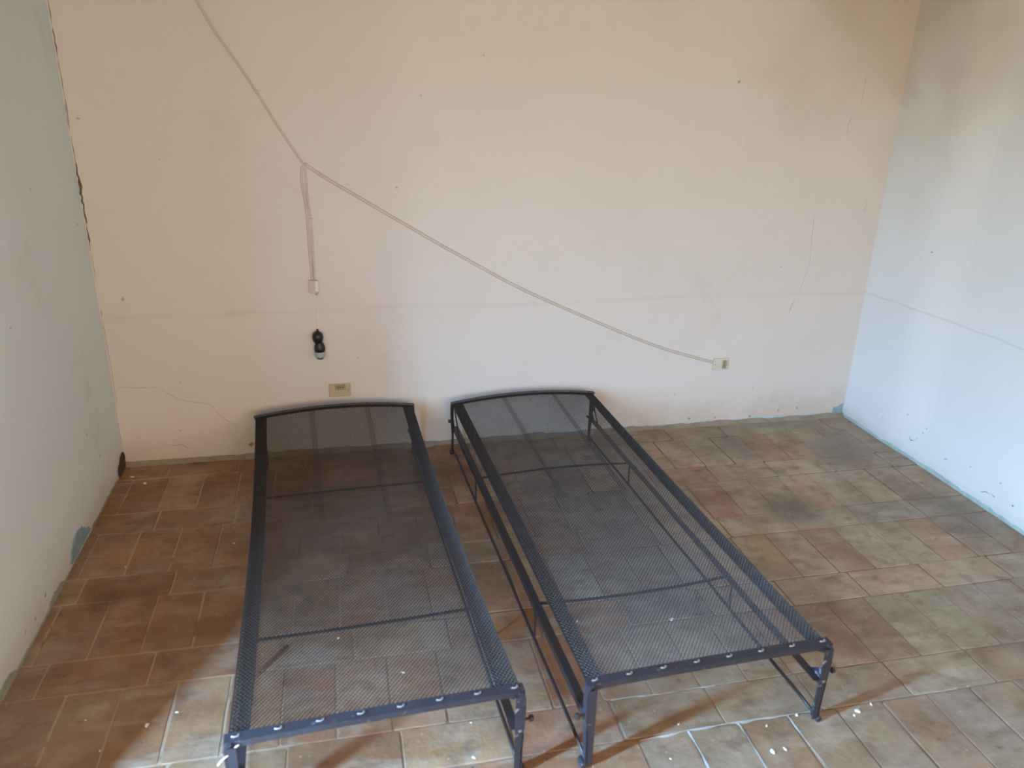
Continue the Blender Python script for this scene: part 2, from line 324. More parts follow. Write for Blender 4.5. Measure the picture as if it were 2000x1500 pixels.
# floor: every brick tile has its own tone
def tiles():
    V, F, Ccol = [], [], []
    rows = [(-1.3, -1.06, 'd')]
    rows = []
    y = 3.515; kinds = [.155, .30, .15, .305, .145, .30, .15, .31, .15, .305, .15, .30, .15, .30, .15, .30, .15, .30, .15, .30, .15]
    ys = [3.515, 3.36, 3.06, 2.91, 2.607, 2.46, 2.162, 2.012, 1.702, 1.552, 1.25, 1.10, .80, .65, .35, .20, -.10, -.25, -.55, -.70, -1.0, -1.15, -1.3]
    def pal(cx, cy, rnd):
        base = [(0.34, 0.27, 0.195), (0.37, 0.285, 0.20), (0.32, 0.245, 0.175), (0.39, 0.31, 0.22), (0.35, 0.25, 0.175), (0.31, 0.255, 0.19), (0.37, 0.24, 0.165), (0.40, 0.335, 0.25)]
        red = [(0.29, 0.155, 0.095), (0.33, 0.19, 0.11), (0.25, 0.145, 0.09), (0.30, 0.19, 0.115), (0.36, 0.22, 0.13)]
        # the tiles towards the left wall are the redder ones
        p = 0.75 if cx < -0.15 else (0.6 if cx < 0.75 else 0.10)
        c = rnd.choice(red) if rnd.random() < p else rnd.choice(base)
        k = rnd.uniform(.92, 1.06); m = (0.335, 0.262, 0.185) if p < .3 else (0.30, 0.205, 0.135)
        t3 = (.95, .92, .86) if p < .3 else (1.22, 1.02, .82)
        return tuple((x*.6+q*.4)*k*w_ for x, q, w_ in zip(c, m, t3))
    special = [((1.537, 2.735), (0.42, 0.22, 0.13)), ((1.60, 2.29), (0.42, 0.30, 0.17)), ((1.44, 2.29), (0.44, 0.33, 0.18)), ((1.83, 2.31), (0.38, 0.23, 0.17)), ((2.33, 2.52), (0.46, 0.40, 0.30)), ((2.15, 2.52), (0.46, 0.40, 0.30)),
               ((1.56, 1.865), (0.36, 0.22, 0.13)), ((1.40, 1.865), (0.36, 0.23, 0.14)), ((1.784, 1.85), (0.46, 0.40, 0.28)), ((1.93, 1.85), (0.45, 0.39, 0.28)), ((0.482, 2.08), (0.40, 0.20, 0.08)), ((0.45, 2.3), (0.34, 0.20, 0.12)),
               ((-0.474, 2.293), (0.38, 0.20, 0.095)), ((0.837, 2.35), (0.43, 0.38, 0.31)), ((1.0, 2.35), (0.42, 0.37, 0.30)), ((.45, 1.85), (0.42, 0.29, 0.20)), ((.36, 1.85), (0.40, 0.27, 0.18)), ((1.72, 1.62), (0.42, 0.36, 0.25)), ((-.72, 2.07), (.30, .15, .08)), ((.5, 1.63), (.40, .22, .15))]
    rnd = random.Random(11)
    for i in range(len(ys)-1):
        y1, y0 = ys[i], ys[i+1]; deep = (y1-y0) > .2
        w = .1525 if deep else .302
        off = {True: (1.03-.0 if i % 4 else 1.03), False: 1.03}[deep]
        if deep: off = [1.03, 1.613, 1.60, 1.595][(i//2) % 4]
        else: off = [1.598, 1.03, 1.47, 1.18][(i//2) % 4]
        if deep and i == 5: off = 1.76
        x = off-math.ceil((off-XL+.05)/w)*w
        while x < XR:
            xa, xb = x, x+w; x += w
            xa2, xb2 = max(xa, XL-.02), min(xb, XR+.03)
            if xb2-xa2 < .012: continue
            g = .0026
            a, b = xa2+g+rnd.uniform(-.0015, .002), xb2-g-rnd.uniform(-.0015, .002)
            c, d = y0+g+rnd.uniform(-.0015, .002), y1-g-rnd.uniform(-.0015, .002)
            if b-a < .01: continue
            z = rnd.uniform(-.001, .0012); tx, ty = rnd.uniform(-.006, .006), rnd.uniform(-.004, .004)
            cx, cy = (a+b)/2, (c+d)/2
            col = pal(cx, cy, rnd)
            if cx > 1.1 and cy > 2.0: col = tuple(q*w_ for q, w_ in zip(col, (1.42, 1.42, 1.40)))     # paler tiles towards the far right
            for (sx, sy), sc in special:
                if a <= sx <= b and c <= sy <= d: col = tuple(q*.7+w_*.3 for q, w_ in zip(sc, col))
            # worn outline with chipped rounded corners
            cr = min(.006, (b-a)*.2); pts = []
            def edge(p, q, n):
                for k in range(n):
                    t = k/n; px, py = p[0]+(q[0]-p[0])*t, p[1]+(q[1]-p[1])*t
                    wv = .0016*nz(px*40, py*40, 1, i)
                    pts.append((px+wv, py+wv))
            r1, r2_, r3, r4 = [rnd.uniform(.3, 1.2)*cr for _ in range(4)]
            nx, ny = (3, 6) if deep else (6, 3)
            edge((a+r1, c), (b-r2_, c), nx); edge((b-r2_, c), (b, c+r2_), 1); edge((b, c+r2_), (b, d-r3), ny); edge((b, d-r3), (b-r3, d), 1)
            edge((b-r3, d), (a+r4, d), nx); edge((a+r4, d), (a, d-r4), 1); edge((a, d-r4), (a, c+r1), ny); edge((a, c+r1), (a+r1, c), 1)
            n = len(pts); s0 = len(V)
            for (px, py) in pts:
                V.append((px, py, -.008))
            for (px, py) in pts:
                V.append((px, py, z-.0016+tx*(px-cx)+ty*(py-cy)))
            for (px, py) in pts:
                qx, qy = px+(cx-px)/max(.03, abs(cx-px)+abs(cy-py))*.0025, py+(cy-py)/max(.03, abs(cx-px)+abs(cy-py))*.0025
                V.append((qx, qy, z+tx*(px-cx)+ty*(py-cy)))
            for l in (0, 1):
                for k in range(n):
                    F.append((s0+l*n+k, s0+l*n+(k+1) % n, s0+(l+1)*n+(k+1) % n, s0+(l+1)*n+k)); Ccol.append(col)
            F.append(tuple(s0+2*n+k for k in range(n))); Ccol.append(col)
    return V, F, Ccol
V, F, CC = tiles()
s0 = len(V)
gx, gy = fr(XL-.12, XR+.12, 60), fr(YF-.1, YB+.1, 80)
NT = len(F)
for a in gx:
    for b in gy: V.append((a, b, -.0022+.0012*nz(a*9, b*9, 1, 2)))
for i in range(60):
    for j in range(80):
        k = s0+i*81+j; F.append((k, k+81, k+82, k+1)); CC.append((.3, .25, .2))
me = bpy.data.meshes.new('floor'); me.from_pydata(V, [], F); me.update()
me.materials.append(MT); me.materials.append(MG)
ca = me.color_attributes.new('tile', 'FLOAT_COLOR', 'CORNER')
for p in me.polygons:
    c = CC[p.index]
    for li in p.loop_indices: ca.data[li].color = (*c, 1)
    if p.index >= NT: p.material_index = 1
floor = bpy.data.objects.new('floor', me); COL.objects.link(floor); struct(floor)

# mortar fillet where the back wall meets the floor
bm = bmesh.new(); n = 160; A = []
for i in range(n+1):
    x = XL+(XR-XL)*i/n
    h = .016+.010*nz(x, 0, 6, 1)+.006*nz(x, 0, 22, 1); d = .030+.012*nz(x, 0, 5, 4)+.008*nz(x, 0, 19, 4)
    A.append([bm.verts.new(c) for c in ((x, YB+.006, -.002), (x, YB-d, -.002), (x, YB-d*.55, h*.45), (x, YB-.004, h), (x, YB+.006, h))])
for i in range(n):
    for j in range(5): bm.faces.new((A[i][j], A[i+1][j], A[i+1][(j+1) % 5], A[i][(j+1) % 5]))
bmesh.ops.recalc_face_normals(bm, faces=bm.faces)
struct(link('trim_3', bm, MMORT))

# thin relief shapes lying on the walls: cracks, scratches, old paint
def on(wall, u, v, off):
    if wall == 'b': q = wb(u, v); return Vector((q[0], q[1]-off, q[2]))
    if wall == 'l': q = wl(u, v); return Vector((q[0]+off, q[1], q[2]))
    q = wr(u, v); return Vector((q[0]-off, q[1], q[2]))
WO = {'b': wall_back, 'l': wall_left, 'r': wall_right}
def ribbon(name, wall, pts, wid, material, jag=.4, step=.012, th=.0012, seed=0):
    rnd = random.Random(seed); P = []
    for i in range(len(pts)-1):
        a, b = Vector(pts[i]), Vector(pts[i+1]); k = max(1, int((b-a).length/step))
        for j in range(k): P.append(a.lerp(b, j/k))
    P.append(Vector(pts[-1])); bm = bmesh.new(); R_ = []
    for i, p in enumerate(P):
        t = (P[min(i+1, len(P)-1)]-P[max(i-1, 0)]).normalized(); nn = Vector((-t.y, t.x))
        w = wid*(1+jag*rnd.uniform(-1, 1))*min(1, .25+min(i, len(P)-1-i)/4)/2; c = p+nn*wid*jag*rnd.uniform(-.5, .5)
        R_.append([bm.verts.new(on(wall, *(c+nn*w), -.001)), bm.verts.new(on(wall, *c, th)), bm.verts.new(on(wall, *(c-nn*w), -.001))])
    for i in range(len(R_)-1):
        for j in range(2): bm.faces.new((R_[i][j], R_[i][j+1], R_[i+1][j+1], R_[i+1][j]))
    return link(name, bm, material, WO[wall])
def patch(name, wall, pts, material, th=.0012, jag=.003, seed=0):
    rnd = random.Random(seed); P = []
    for i in range(len(pts)):
        a, b = Vector(pts[i]), Vector(pts[(i+1) % len(pts)]); k = max(1, int((b-a).length/.012))
        for j in range(k): P.append(a.lerp(b, j/k)+Vector((rnd.uniform(-jag, jag), rnd.uniform(-jag, jag))))
    c = sum(P, Vector((0, 0)))/len(P); bm = bmesh.new()
    rim = [bm.verts.new(on(wall, p.x, max(.001, p.y), -.001)) for p in P]
    top = [bm.verts.new(on(wall, p.x+(c.x-p.x)*.12, max(.001, p.y+(c.y-p.y)*.12), th)) for p in P]
    m = len(P)
    for i in range(m): bm.faces.new((rim[i], rim[(i+1) % m], top[(i+1) % m], top[i]))
    bm.faces.new(top); bmesh.ops.recalc_face_normals(bm, faces=bm.faces)
    return link(name, bm, material, WO[wall])
# corner crack left / back (runs down the corner in broken lengths)
CX = XL+.004
def cc(z0, z1, w, m, s): ribbon('crack', 'b', [(CX+.002, z0), (CX+.003, (z0+z1)/2), (CX+.002, z1)], w, m, .45, .015, .002, s)
for z0, z1, w, m, s in [(1.93, 2.15, .005, MCRK, 1), (1.84, 1.93, .004, MCRK, 2), (1.73, 1.83, .008, MCRK, 3), (1.58, 1.73, .005, MTEALG, 4), (1.47, 1.58, .012, MTEALG, 5),
                        (1.33, 1.44, .004, MCRK, 6), (1.10, 1.34, .013, MCRK, 7), (.99, 1.11, .007, MCRK, 8), (.86, .98, .004, MCRF, 9), (.71, .735, .006, MCRK, 10), (.30, .70, .003, MCRF, 11)]:
    cc(z0, z1, w, m, s)
ribbon('crack', 'b', [(-1.0, .383), (-0.969, .381), (-.93, .376), (-.881, .373), (-.843, .374), (-.8, .344), (-.76, .314), (-.719, .296), (-.654, .285), (-.618, .275), (-.603, .248), (-.584, .217), (-.553, .189), (-.501, .151)], .004, MCRF, .5, .01, .001, 21)
ribbon('crack', 'b', [(-.83, .081), (-.80, .083), (-.766, .085), (-.732, .059)], .006, MCRF, .5, .01, .001, 22)
for i, s in enumerate([[(2.296, 1.1), (2.302, .999), (2.308, .921), (2.311, .856)], [(2.311, .85), (2.296, .777), (2.275, .698)], [(2.262, .67), (2.249, .644), (2.239, .598)], [(2.451, 1.749), (2.451, 1.672), (2.449, 1.615)], [(2.413, 1.576), (2.402, 1.522), (2.399, 1.483)], [(2.577, 1.16), (2.568, 1.11)], [(-.194, 1.93), (-.17, 1.905)]]):
    ribbon('scratch', 'b', s, [.0028, .0018, .007, .003, .004, .006, .003][i], [MSCR, MCRF, MSCR, MCRF, MCRF, MCRF, MCRF][i], .5, .01, .001, 30+i)
for i, (x, z) in enumerate([(.364, 1.619), (.631, 1.781), (1.807, 1.703), (.253, 1.239), (-.696, 1.356), (-.976, 1.507), (-.918, .778), (2.156, .844), (-.736, .389), (-.764, .157), (-.463, .061), (1.655, .185), (2.268, .051), (2.096, .193), (.052, .464), (2.1, .03), (1.9, .035), (1.75, .04), (2.38, .06)]):
    r = [.005, .004, .009, .006, .004, .008, .011, .004, .005, .006, .016, .005, .009, .005, .004, .01, .008, .01, .008][i]
    patch('chip', 'b', [(x-r, z), (x, z-r*.8), (x+r*.9, z-.1*r), (x+.3*r, z+r*1.1)], [MSCR, MSCR, MTEALG, MCRF, MCRF, MCRF, MCRF, MSCR, MCRF, MCRF, MBRO, MSCR, MSCR, MSCR, MCRF, MTEAL, MCRF, MTEAL, MTEAL][i], .001, r*.3, i)
patch('paint_patch', 'b', [(2.595, .02), (2.60, .05), (2.64, .06), (2.66, .07), (2.66, .005), (2.60, .005)], MTEAL, .003, .004, 50)
# teal left wall patch and paint remains along the floor
patch('paint_patch', 'l', [(2.70, .006), (2.68, .02), (2.70, .05), (2.745, .075), (2.80, .085), (2.86, .07), (2.93, .03), (2.96, .008)], MTEAL, .003, .005, 51)
patch('paint_patch', 'l', [(1.98, .003), (2.0, .035), (2.06, .04), (2.12, .02), (2.16, .004)], MTEALG, .002, .005, 52)
patch('paint_patch', 'l', [(2.44, .003), (2.45, .02), (2.50, .028), (2.58, .02), (2.62, .004)], MTEALG, .002, .005, 53)
for i, (y, z) in enumerate([(2.434, .065), (3.002, 1.304), (2.609, .934), (2.84, .561), (3.417, 1.111), (3.094, .344), (3.266, .382), (2.33, .05), (2.25, .06), (3.2, .2)]):
    r = [.011, .006, .005, .005, .008, .005, .005, .008, .01, .008][i]
    patch('chip', 'l', [(y-r, z), (y, z-r*.8), (y+r*.9, z-.1*r), (y+.3*r, z+r*1.1)], [MSCR, MCRF, MCRF, MCRF, MTEALG, MCRF, MCRF, MCRF, MCRF, MCRF][i], .001, r*.3, 60+i)
for i, p in enumerate([[(3.012, .10), (2.995, .087), (2.97, .094)], [(2.975, .098), (2.958, .117)], [(2.775, .088), (2.757, .106)], [(2.53, .055), (2.505, .066), (2.48, .072)], [(2.475, .074), (2.45, .071)]]):
    ribbon('chip', 'r', p, [.012, .007, .013, .009, .013][i], MTEAL, .6, .006, .001, 70+i)
for i, (y, z) in enumerate([(2.356, .082), (2.446, .14), (3.115, .989), (2.927, .178), (2.938, .15), (3.05, .2), (3.2, .12), (2.62, .13)]):
    r = [.007, .004, .006, .005, .004, .004, .004, .004][i]
    patch('chip', 'r', [(y-r, z), (y, z-r*.8), (y+r*.9, z-.1*r), (y+.3*r, z+r*1.1)], MSCR if i > 0 else MTEAL, .001, r*.3, 80+i)
def residue(wall, a, b, h, material, seed, th=.003):
    bm = bmesh.new(); R_ = []; n = int((b-a)/.01)
    for i in range(n+1):
        u = a+(b-a)*i/n; z = max(.003, h*(1+.7*nz(u, seed, 7, 1)+.5*nz(u, seed, 25, 2)))
        R_.append([bm.verts.new(on(wall, u, -.004, th)), bm.verts.new(on(wall, u, z*.8, th)), bm.verts.new(on(wall, u, z, -.001))])
    for i in range(n):
        for j in range(2): bm.faces.new((R_[i][j], R_[i+1][j], R_[i+1][j+1], R_[i][j+1]))
    bmesh.ops.recalc_face_normals(bm, faces=bm.faces)
    link('paint_residue', bm, material, WO[wall])
residue('r', 1.3, 3.51, .016, MPALE, 3, .004)
residue('b', 1.35, 2.66, .022, MPALE, 5, .002)
residue('l', 1.9, 2.66, .008, MTEALG, 8, .003)
residue('l', 2.96, 3.36, .012, MMORT, 9, .003)
# broken hole low in the left wall by the corner
bm = bmesh.new()
P = [(3.385, .002), (3.376, .025), (3.392, .05), (3.42, .058), (3.446, .078), (3.475, .085), (3.498, .075), (3.508, .05), (3.50, .02), (3.49, .002)]
rim = [bm.verts.new(on('l', a, max(b, .001), .005)) for a, b in P]; inn = [bm.verts.new(on('l', 3.445+(a-3.445)*.72, .035+(b-.035)*.72, .001)) for a, b in P]
for i in range(len(P)): bm.faces.new((rim[i], rim[(i+1) % len(P)], inn[(i+1) % len(P)], inn[i]))
bm.faces.new(inn); bmesh.ops.recalc_face_normals(bm, faces=bm.faces)
link('wall_hole', bm, MBRK, wall_left)

# white lime smeared in a few joints of the floor near the camera
def floor_ribbon(pts, wid, seed):
    rnd = random.Random(seed); P = []
    for i in range(len(pts)-1):
        a, b = Vector(pts[i]), Vector(pts[i+1]); k = max(1, int((b-a).length/.01))
        for j in range(k): P.append(a.lerp(b, j/k))
    P.append(Vector(pts[-1])); bm = bmesh.new(); R_ = []
    for i, p in enumerate(P):
        t = (P[min(i+1, len(P)-1)]-P[max(i-1, 0)]).normalized(); nn = Vector((-t.y, t.x))
        w = wid*max(.04, .10+1.3*nz(p.x*14, p.y*14, 1, seed*3.3)); p = p+nn*.003*nz(p.x*25, p.y*25, 1, 9)*min(1, .2+min(i, len(P)-1-i)/5)/2
        R_.append([bm.verts.new((*(p+nn*w), -.001)), bm.verts.new((*p, .0022)), bm.verts.new((*(p-nn*w), -.001))])
    for i in range(len(R_)-1):
        for j in range(2): bm.faces.new((R_[i][j], R_[i][j+1], R_[i+1][j+1], R_[i+1][j]))
    bmesh.ops.recalc_face_normals(bm, faces=bm.faces)
    link('lime_residue', bm, MLIME, floor)
MLIME = mat('lime', (0.36, 0.37, 0.35), 0.95, var=(0.27, 0.25, 0.21), vscale=30)
for i, (P, w) in enumerate([([(.73, 1.543), (.88, 1.552), (1.03, 1.555), (1.20, 1.552), (1.26, 1.552)], .012), ([(1.03, 1.55), (1.03, 1.24)], .012), ([(1.183, 1.55), (1.19, 1.36)], .010), ([(.878, 1.55), (.88, 1.40)], .008),
                          ([(.70, 1.703), (.85, 1.70), (1.03, 1.703)], .010), ([(1.56, 1.556), (1.75, 1.553)], .007)]):
    floor_ribbon(P, w, i)

# ---------------------------------------------------------------- bed frames
BW, BL, BH = 0.7016, 1.90, 0.2648
ZR = 0.14          # side rail height
def mesh_z(u, v, far, near, sag):
    t = v/BL; a = 4*(u/BW)*(1-u/BW)
    return BH-.004+a*(far*t**3+near*(1-t)**3)*1.0-sag*math.sin(math.pi*t)*a-.004*math.sin(math.pi*t)
def bow(u, v, b):
    """long edges of the net draw in towards the middle"""
    return BW/2+(u-BW/2)*(1-b*math.sin(math.pi*min(1, max(0, v/BL)))/(BW/2))
def wire_strips(paths, r, three=True):
    V, F = [], []
    k = 3
    for P in paths:
        base = len(V)
        for i, p in enumerate(P):
            a = P[max(i-1, 0)]; b = P[min(i+1, len(P)-1)]
            dx, dy = b[0]-a[0], b[1]-a[1]; L = math.hypot(dx, dy) or 1; nx, ny = -dy/L, dx/L
            V.append((p[0]+nx*r, p[1]+ny*r, p[2]-r*.5)); V.append((p[0], p[1], p[2]+r)); V.append((p[0]-nx*r, p[1]-ny*r, p[2]-r*.5))
        for i in range(len(P)-1):
            q = base+i*k
            for j in range(k): F.append((q+j, q+(j+1) % k, q+k+(j+1) % k, q+k+j))
    return V, F
def make_bed(x, y, a, far, near, sag, cb, bows, label, string=False, lean=0.0):
    root = empty('bed_frame', (x, y, 0), -a)
    tag(root, label, 'bed frame', 'bare iron bed frames with wire mesh')
    # --- net: interlinked zigzag wires running the length of the bed
    paths = []; nu = 118; du = (BW-.016)/nu; nvv = 260; dv = (BL-.03)/nvv
    for i in range(nu+1):
        u0 = .008+i*du; P = []
        for j in range(nvv+1):
            v = .015+j*dv; s = (1 if (i+j) % 2 else -1)
            u = u0+s*du*.53; u = min(max(u, .004), BW-.004)
            uu = bow(u, v, bows)
            P.append((uu, v, mesh_z(u, v, far, near, sag)+(.0009*s)))
        paths.append(P)
    for tc_ in (.35, .70):          # extra wires added to imitate dark streaks of shade along the net
        for q in (-1.5, -.5, .5, 1.5):
            u0 = BW*tc_+q*du; paths.append([(bow(u0+(.3 if (j) % 2 else -.3)*du, .015+j*dv, bows), .015+j*dv, mesh_z(u0, .015+j*dv, far, near, sag)-.001) for j in range(nvv//2, nvv+1, 2)])
    V, F = wire_strips(paths, .0010); link_raw('wire_mesh', V, F, MWIRE, root)
    # --- denser woven band along each long edge
    for side in (0, 1):
        paths = []; nb = 300
        wd = .047
        for i in range(nb):
            v = .02+(BL-.04)*i/nb; P = []
            for j in range(7):
                t = j/6; u = t*wd if side == 0 else BW-t*wd
                P.append((bow(u, v+.012*t, bows), v+.012*t, mesh_z(u, v, far, near, sag)-.0035-.004*math.sin(math.pi*t)+.001*((i+j) % 2)))
            paths.append(P)
        for k in range(6):
            t = .02+k/5*.96; P = []
            u = t*wd if side == 0 else BW-t*wd
            for j in range(90):
                v = .012+(BL-.024)*j/89; P.append((bow(u, v, bows), v, mesh_z(u, v, far, near, sag)-.0045-.004*math.sin(math.pi*t)))
            paths.append(P)
        V, F = wire_strips(paths, .0018); link_raw('edge_band', V, F, MWIRE, root)
    # --- end bars: angle iron; the far one is arched
    for end in (0, 1):
        v0 = 0 if end == 0 else BL; arch = near if end == 0 else far; s = 1 if end == 0 else -1
        wdt = .025 if end == 0 else .022
        pts = []
        for i in range(33):
            t = i/32; u = -.006+(BW+.012)*t
            pts.append(Vector((u, v0, BH+4*arch*t*(1-t))))
        # rounded turn down into the legs
        bm = bmesh.new()
        lp = .015 if end == 0 else .020; prof = [(-.004, .002), (-.004, -lp), (-.001, -lp), (-.001, -.001), (wdt, -.001), (wdt, .002)]
        if s > 0: prof = [(-p, q) for p, q in prof][::-1]
        # side = t x up = -y for t=+x, so positive profile x points to -y
        sweep(bm, pts, prof)
        bmesh.ops.recalc_face_normals(bm, faces=bm.faces)
        bar = link('end_bar', bm, MI if end else MIN_BAR, root)
        if end == 0:
            for k in range(8):
                t = .035+k*.133; c = Vector((-.006+(BW+.012)*t, v0+.012, BH+4*arch*t*(1-t)+.0025))
                bm = bmesh.new()
                # half lip around a small slot, cut to a crescent like a glint
                lathe(bm, [(.0035, 0), (.0075, 0), (.0068, .0022), (.0048, .0026), (.0035, .0008)], 12, 'z', (0, 0, 0), cap=False)
                bmesh.ops.delete(bm, geom=[v for v in bm.verts if v.co.y-v.co.x*.6 > .002], context='VERTS')
                for v in bm.verts: v.co.x *= 1.45; v.co.y *= .8; v.co.z *= 1.6
                bmesh.ops.translate(bm, verts=bm.verts, vec=c); link('eyelet', bm, MEY, bar, True)
                bm = bmesh.new(); lathe(bm, [(.0002, .0012), (.0036, .0012), (.0036, .0)], 10, 'z', c, cap=False); link('eyelet_hole', bm, MHOLE, bar)
        else:
            for k in range(8):
                t = .04+k*.131; c = Vector((-.006+(BW+.012)*t, v0-.010, BH+4*arch*t*(1-t)+.002))
                bm = bmesh.new(); lathe(bm, [(.0045, 0), (.004, .002), (.002, .0028)], 8, 'z', c); link('rivet', bm, MI, bar)
    # --- legs with a curled foot
    for sx in (0, 1):
        for end in (0, 1):
            u = 0 if sx == 0 else BW; v = 0 if end == 0 else BL; o_ = -1 if sx == 0 else 1; e_ = -1 if end == 0 else 1
            lw = .0125 if end == 0 else .009; u = u-o_*(lean if end and not sx else 0)
            m = MIN if end == 0 else MI
            bm = bmesh.new()
            inn = .016 if sx else 0.0
            pts = [(u-o_*.012, v, BH+.0005), (u-o_*.002, v, BH-.002), (u+o_*.004, v, BH-.012), (u+o_*.005, v, BH-.05), (u+o_*.002, v, ZR), (u-o_*.003, v, .05), (u-o_*.004, v, .016)]
            prof = [(-.0125, -.0022), (.0125, -.0022), (.0125, .0022), (-.0125, .0022)]
            # keep the flat of the bar facing sideways
            rings = []
            for i, p in enumerate(pts):
                p = Vector(p); q = Vector(pts[min(i+1, 6)])-Vector(pts[max(i-1, 0)]); nrm = Vector((q.z, 0, -q.x)).normalized()
                rings.append([bm.verts.new(p+Vector((0, s_*lw, 0))+nrm*t_) for s_, t_ in ((-1, -.0025), (1, -.0025), (1, .0025), (-1, .0025))])
            for i in range(6):
                for j in range(4): bm.faces.new((rings[i][j], rings[i][(j+1) % 4], rings[i+1][(j+1) % 4], rings[i+1][j]))
            bm.faces.new(rings[0]); bm.faces.new(rings[-1])
            # second flange faces the end of the bed, so the leg reads as angle iron
            box(bm, (u-o_*.004 if o_ > 0 else u-.004, v-e_*-.0095-.0015 if False else v+e_*.0095, .018), (u-o_*.026 if False else (u-.024 if o_ > 0 else u+.024), v+e_*.0125, BH-.004)) if False else None
            x0, x1 = sorted((u+o_*.0015, u-o_*(.020 if end == 0 else .009))); y0, y1 = sorted((v+e_*lw, v+e_*(lw-.0025)))
            box(bm, (x0, y0, .014), (x1, y1, BH-.01))
            bmesh.ops.recalc_face_normals(bm, faces=bm.faces)
            leg = link('leg', bm, m, root)
            bm = bmesh.new()
            lathe(bm, [(.003, -.015), (.0085, -.015), (.0095, -.012), (.0095, .012), (.0085, .015), (.003, .015)], 14, 'y', (u+o_*.003, v, .0095))
            link('foot', bm, m, leg, True)
            # bolt with nut through rail and leg, head outside
            bm = bmesh.new()
            bs = 0 if end == 0 else .013
            lathe(bm, [(.0035, -.012), (.0035, .018-bs), (.0085, .018-bs), (.0092, .021-bs), (.0085, .027-bs), (.005, .029-bs)], 10, 'x', (0, 0, 0))
            if o_ < 0:
                for q in bm.verts: q.co.x *= -1
                bmesh.ops.recalc_face_normals(bm, faces=bm.faces)
            bmesh.ops.translate(bm, verts=bm.verts, vec=(u+o_*.003, v, ZR+.03)); link('bolt', bm, MI, root, False)
            # gusset plate tying rail to leg
            bm = bmesh.new(); gx0 = u-o_*.003
            tri = [(v, ZR+.045), (v, ZR-.012), (v-e_*.055, ZR-.004), (v-e_*.05, ZR+.004)]
            f1 = [bm.verts.new((gx0, a_, b_)) for a_, b_ in tri]; f2 = [bm.verts.new((gx0-o_*.003, a_, b_)) for a_, b_ in tri]
            bm.faces.new(f1); bm.faces.new(f2[::-1])
            for i in range(4): bm.faces.new((f1[i], f1[(i+1) % 4], f2[(i+1) % 4], f2[i]))
            bmesh.ops.recalc_face_normals(bm, faces=bm.faces); link('gusset', bm, m, root)
            # diagonal brace from the corner down to the rail
            bm = bmesh.new(); ln = .12 if end else .05
            tube(bm, [(u-o_*.008, v-e_*.006, BH-.008), (u-o_*.010, v-e_*ln, ZR+.004)] if end else [(u-o_*.070, v-e_*.006, BH-.006), (u-o_*.008, v-e_*.004, BH-.028)], .0035, 6)
            link('brace', bm, m, root)
    # --- side rails (angle iron) and floor rods, with struts between them
    for sx in (0, 1):
        u = 0.004 if sx == 0 else BW-.004; o_ = -1 if sx == 0 else 1
        bm = bmesh.new()
        pts = [(u, .002+(BL-.004)*i/24, ZR+.0015*math.sin(i*.9+sx)) for i in range(25)]
        prof = [(0, .002), (0, -.020), (.0025, -.020), (.0025, -.001), (.024, -.001), (.024, .002)]     # side = t x up = +x for t=+y
        if sx: prof = [(-p, q) for p, q in prof][::-1]
        sweep(bm, pts, prof); bmesh.ops.recalc_face_normals(bm, faces=bm.faces)
        link('side_rail', bm, MI, root)
        bm = bmesh.new()
        tube(bm, [(u-o_*.001, .0+(BL)*i/24, .024+.0015*math.sin(i*.7+2*sx)+(.0 if 0 < i < 24 else -.004)) for i in range(25)], .0055, 8)
        link('lower_rod', bm, MI, root, True)
        for v in (.488, 1.385):
            bm = bmesh.new(); tube(bm, [(u-o_*.002, v, ZR-.004), (u-o_*.0015, v, .08), (u-o_*.001, v-.002, .026)], .0038, 6); link('strut', bm, MI, root)
    # --- two thin cross bars tying the rails
    for (v, ar) in zip((.515, 1.372), cb):
        bm = bmesh.new(); P = []
        for i in range(25):
            t = i/24; P.append((.004+(BW-.008)*t, v+.004*math.sin(3*t), ZR-.004+4*ar*t*(1-t)))
        sweep(bm, P, [(-.0055, -.002), (.0055, -.002), (.0055, .002), (-.0055, .002)]); bmesh.ops.recalc_face_normals(bm, faces=bm.faces)
        link('cross_bar', bm, MI, root)
    if string:
        bm = bmesh.new(); tube(bm, [(-.022, -.018, BH-.045), (-.012, -.016, BH-.034), (.004, -.010, BH-.026), (.020, -.008, BH-.010), (.028, -.006, BH-.007)], .0022, 6)
        link('knotted_string', bm, MSTR, root, True)
    return root
MIN_BAR = mat('end_bar_paint', (0.045, 0.047, 0.060), 0.38, metal=0.25, var=(0.035, 0.032, 0.040), vscale=18, bump=0.5, bscale=90, dist=0.001,
              extra=chain(overlay(60, .60, .68, (0.16, 0.15, 0.17), .6), overlay(9, .58, .70, (0.075, 0.045, 0.045), .75)))
make_bed(-0.3165, 1.4728, -0.0504, .027, .004, .012, (-.008, .000), .016,
         'left dark iron bed frame with sagging wire mesh top, nearer the left wall', True, .028)
make_bed(0.5529, 1.4943, -0.0425, .027, .004, .006, (-.020, .013), .004,
         'right dark iron bed frame with open side rails, standing on four thin legs')

